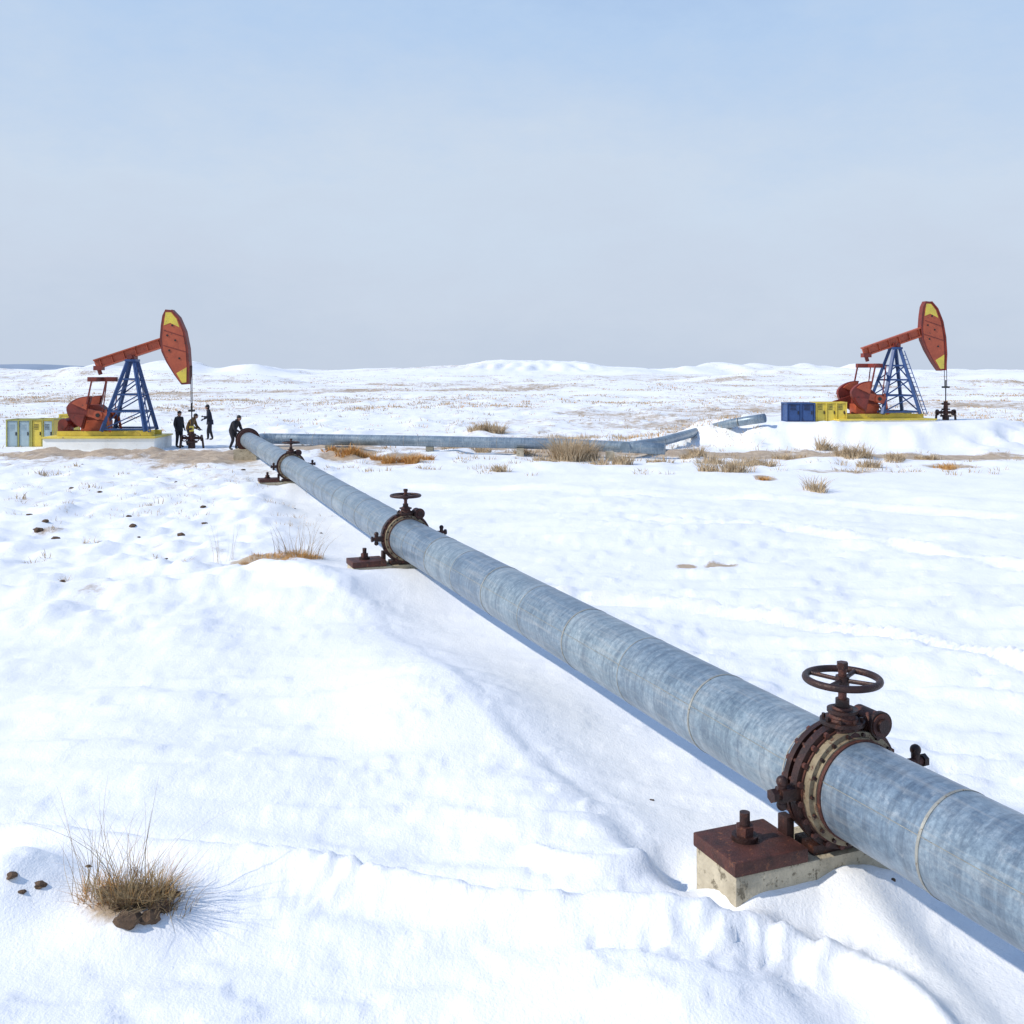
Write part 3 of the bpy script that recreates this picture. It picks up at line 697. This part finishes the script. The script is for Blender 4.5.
for ox,oy,rr_ in ((-.12,.05,.11),(.02,-.03,.13),(.17,-.05,.10),(.1,.08,.1),(-.02,-.10,.08)):
    L+=list(blades(0,cx+ox,cy+oy,95,rr_,.25,1.2,.0065,0)); L+=list(blades(0,cx+ox,cy+oy,75,rr_*.8,.13,1.4,.012,1))
L+=list(blades(0,cx-.05,cy,34,.18,.90,.95,.0060,0)); L+=list(blades(0,cx+.08,cy,34,.18,.55,1.3,.006,0))
L+=list(blades(0,cx-.32,cy+.10,28,.14,.76,.6,.0055,0)); L+=list(blades(0,cx-.24,cy+.08,170,.15,.16,1.0,.007,2))
L+=list(blades(0,cx+.22,cy-.02,60,.16,.36,1.5,.0055,0)); L+=list(blades(0,cx+.02,cy+.05,90,.24,.38,.9,.005,2))
make_grass('dry_grass_tuft',L,['straw','darkgrass','orange'],6)
L=[]; cx,cy=gp(268,568); L+=list(blades(0,cx,cy,900,.5,.10,.9,.013,1)); cx,cy=gp(300,562)
L+=list(blades(0,cx,cy,75,.45,.90,.7,.0085,0)); L+=list(blades(0,cx,cy,500,.4,.15,.8,.013,1)); cx,cy=gp(225,562); L+=list(blades(0,cx,cy,14,.2,.9,.3,.009,0))
make_grass('dry_grass_tuft',L,['straw','orange'],4)
def bush(x,y,wpx,hpx,mi,dens=1.):
    X,Y=gp(x,y); r=wpx*Y/F*.5; h=hpx*Y/F; n=int(dens*130*min(3,max(.5,r))); out=[]
    for _ in range(4):
        ox=random.uniform(-.7,.7)*r; out+=list(blades(0,X+ox,Y+random.uniform(-.4,.4),n,r*random.uniform(.3,.65),h*random.uniform(.5,1.15),.75,.0009*Y,mi))
    return out
for lst in ([(350,459,38,13,1,1.6),(402,464,42,15,1,1.6),(330,456,20,9,1),(378,461,18,8,1)],[(488,434,36,15,0,1.3)],[(572,461,54,32,0,1.6),(612,465,40,18,0,1)],
            [(690,459,38,14,0),(724,473,54,22,0,1.),(760,464,36,13,0)],[(820,493,34,21,0,.8)],[(825,452,20,18,0,1.2),(853,460,34,26,0,1.5),(868,465,26,12,0)],
            [(955,469,30,9,1),(900,461,30,12,0),(930,459,24,9,0)],[(765,482,14,6,1,.6)],[(500,472,20,12,0,.6),(478,453,26,10,0,.8),(450,450,24,8,0,.8),(430,462,20,8,1,.7)],[(520,455,26,9,0,.8),(545,462,24,9,0,.7),(640,452,30,10,0,.8),(660,464,24,9,0,.7)],[(710,462,28,14,0,.8),(740,470,30,14,0,.7),(790,458,30,8,0,.8)]):
    L=[]
    for q_ in lst: L+=bush(*q_)
    make_grass('dry_shrub',L,['brush','orange'],3)
L=[]
for (x,y) in ((45,532),(62,590),(185,575),(160,560),(95,540),(40,478),(90,492),(120,478),(70,470),(20,500),(150,510),(200,470),(36,560),(60,476)):
    L+=bush(x,y,random.uniform(14,26),random.uniform(6,12),0,.12)
for _ in range(110):
    x=random.uniform(0,330);y=random.uniform(455,530); X,Y=gp(x,y); L+=list(blades(0,X,Y,9,.2,.16,.8,.014,0))
for _ in range(120):
    x=random.uniform(330,1020);y=random.uniform(450,476); X,Y=gp(x,y); L+=list(blades(0,X,Y,14,.3,.24,.8,.03,0))
make_grass('sparse_grass',L,['brush'],3)
L=[]; cnt=0
while cnt<9000:
    Yv=math.exp(random.uniform(math.log(44),math.log(520))); Xv=random.uniform(-.62,.62)*Yv
    d=perlin(np.array([Xv/9.]),np.array([Yv/16.]))[0]+.7*perlin(np.array([Xv/45.+5]),np.array([Yv/50.]))[0]
    if random.random()>max(.04,d*2.2): continue
    if 44<Yv<57 and (abs(Xv-LP[0])<5 or abs(Xv-RP[0]+1)<6): continue
    cnt+=1; L+=list(blades(0,Xv,Yv,7,.30+.003*Yv,random.uniform(.14,.4),.8,.0008*Yv,0 if random.random()<.8 else 1))
make_grass('dry_grass_field',L,['brush','orange'],1)
b=B()
def clod(x,y,r):
    X,Y=gp(x,y); z=hz(X,Y); q_=bmesh.ops.create_icosphere(b.bm,subdivisions=2,radius=r)
    for v in q_['verts']: v.co=Vector((v.co.x*1.2,v.co.y,v.co.z*.7))*random.uniform(.7,1.25)+Vector((X,Y,z+r*.05))
    k=b.mi('clod')
    for v in q_['verts']:
        for f in v.link_faces: f.material_index=k
for x,y,r in ((12,918,.03),(40,916,.032),(22,922,.02),(128,946,.07),(118,934,.05),(160,932,.06),(105,918,.05),(150,942,.06),(175,918,.03),(88,890,.018),(652,798,.016),(893,908,.014),(62,590,.04),(38,533,.09),(55,538,.08),(45,527,.07),(166,562,.04)): clod(x,y,r)
for _ in range(22):
    clod(random.uniform(0,330),random.uniform(455,550),random.uniform(.02,.07))
b.done('mud_clods',ang=20)
# ---------------------------------------------------------------- light
sd=Vector((-.95,-.28,0)).normalized(); el=math.radians(40)
sunv=Vector((sd.x*math.cos(el),sd.y*math.cos(el),math.sin(el)))
ld=bpy.data.lights.new('sun','SUN'); ld.energy=3.6; ld.angle=math.radians(1.2); ld.color=(1,.945,.85)
lo=bpy.data.objects.new('sun',ld); lo.rotation_euler=(-sunv).to_track_quat('-Z','Y').to_euler(); lo.location=(-20,0,30); sc.collection.objects.link(lo)
w=bpy.data.worlds.new('World'); sc.world=w; w.use_nodes=True; nt=w.node_tree; bg=nt.nodes['Background']
sk=nt.nodes.new('ShaderNodeTexSky'); sk.sky_type='NISHITA'; sk.sun_disc=False; sk.sun_elevation=el; sk.sun_rotation=math.atan2(sd.x,sd.y)
sk.air_density=1.; sk.dust_density=.6; sk.ozone_density=1.5; sk.altitude=0
tc=N(nt,'ShaderNodeTexCoord'); sp=N(nt,'ShaderNodeSeparateXYZ'); nt.links.new(tc.outputs['Generated'],sp.inputs[0])
mpn=N(nt,'ShaderNodeMapping'); mpn.inputs['Scale'].default_value=(1,1,2.2); nt.links.new(tc.outputs['Generated'],mpn.inputs[0])
cn=N(nt,'ShaderNodeTexNoise',i_Scale=3.,i_Detail=10.,i_Roughness=.68); nt.links.new(mpn.outputs[0],cn.inputs['Vector'])
ad=N(nt,'ShaderNodeMath',operation='MULTIPLY_ADD'); nt.links.new(cn.outputs['Fac'],ad.inputs[0]); ad.inputs[1].default_value=-.34; nt.links.new(sp.outputs[2],ad.inputs[2])
ad2=N(nt,'ShaderNodeMath',operation='ADD'); nt.links.new(ad.outputs[0],ad2.inputs[0]); ad2.inputs[1].default_value=.17
hz_=ramp(nt,ad2.outputs[0],[(0,(.55,.635,.775)),(.08,(.59,.67,.80)),(.18,(.61,.71,.845)),(.34,(.47,.63,.865)),(.6,(.26,.43,.76)),(1,(.15,.29,.62))])
sc10=mix(nt,1.,hz_.outputs[0],(10.,10.,10.),'MULTIPLY')
fin=mix(nt,.95,sk.outputs[0],sc10)
nt.links.new(fin,bg.inputs[0]); bg.inputs[1].default_value=.102
# ---------------------------------------------------------------- camera
cd=bpy.data.cameras.new('camera'); cd.sensor_width=36; cd.lens=36; cd.shift_y=-(512-HY)/1024; cd.clip_end=30000; cd.clip_start=.1
co_=bpy.data.objects.new('camera',cd); co_.location=(0,0,CH); co_.rotation_euler=(math.radians(90),0,0); sc.collection.objects.link(co_); sc.camera=co_
sc.view_settings.view_transform='Standard'; sc.view_settings.look='None'; sc.view_settings.exposure=0
print('done')
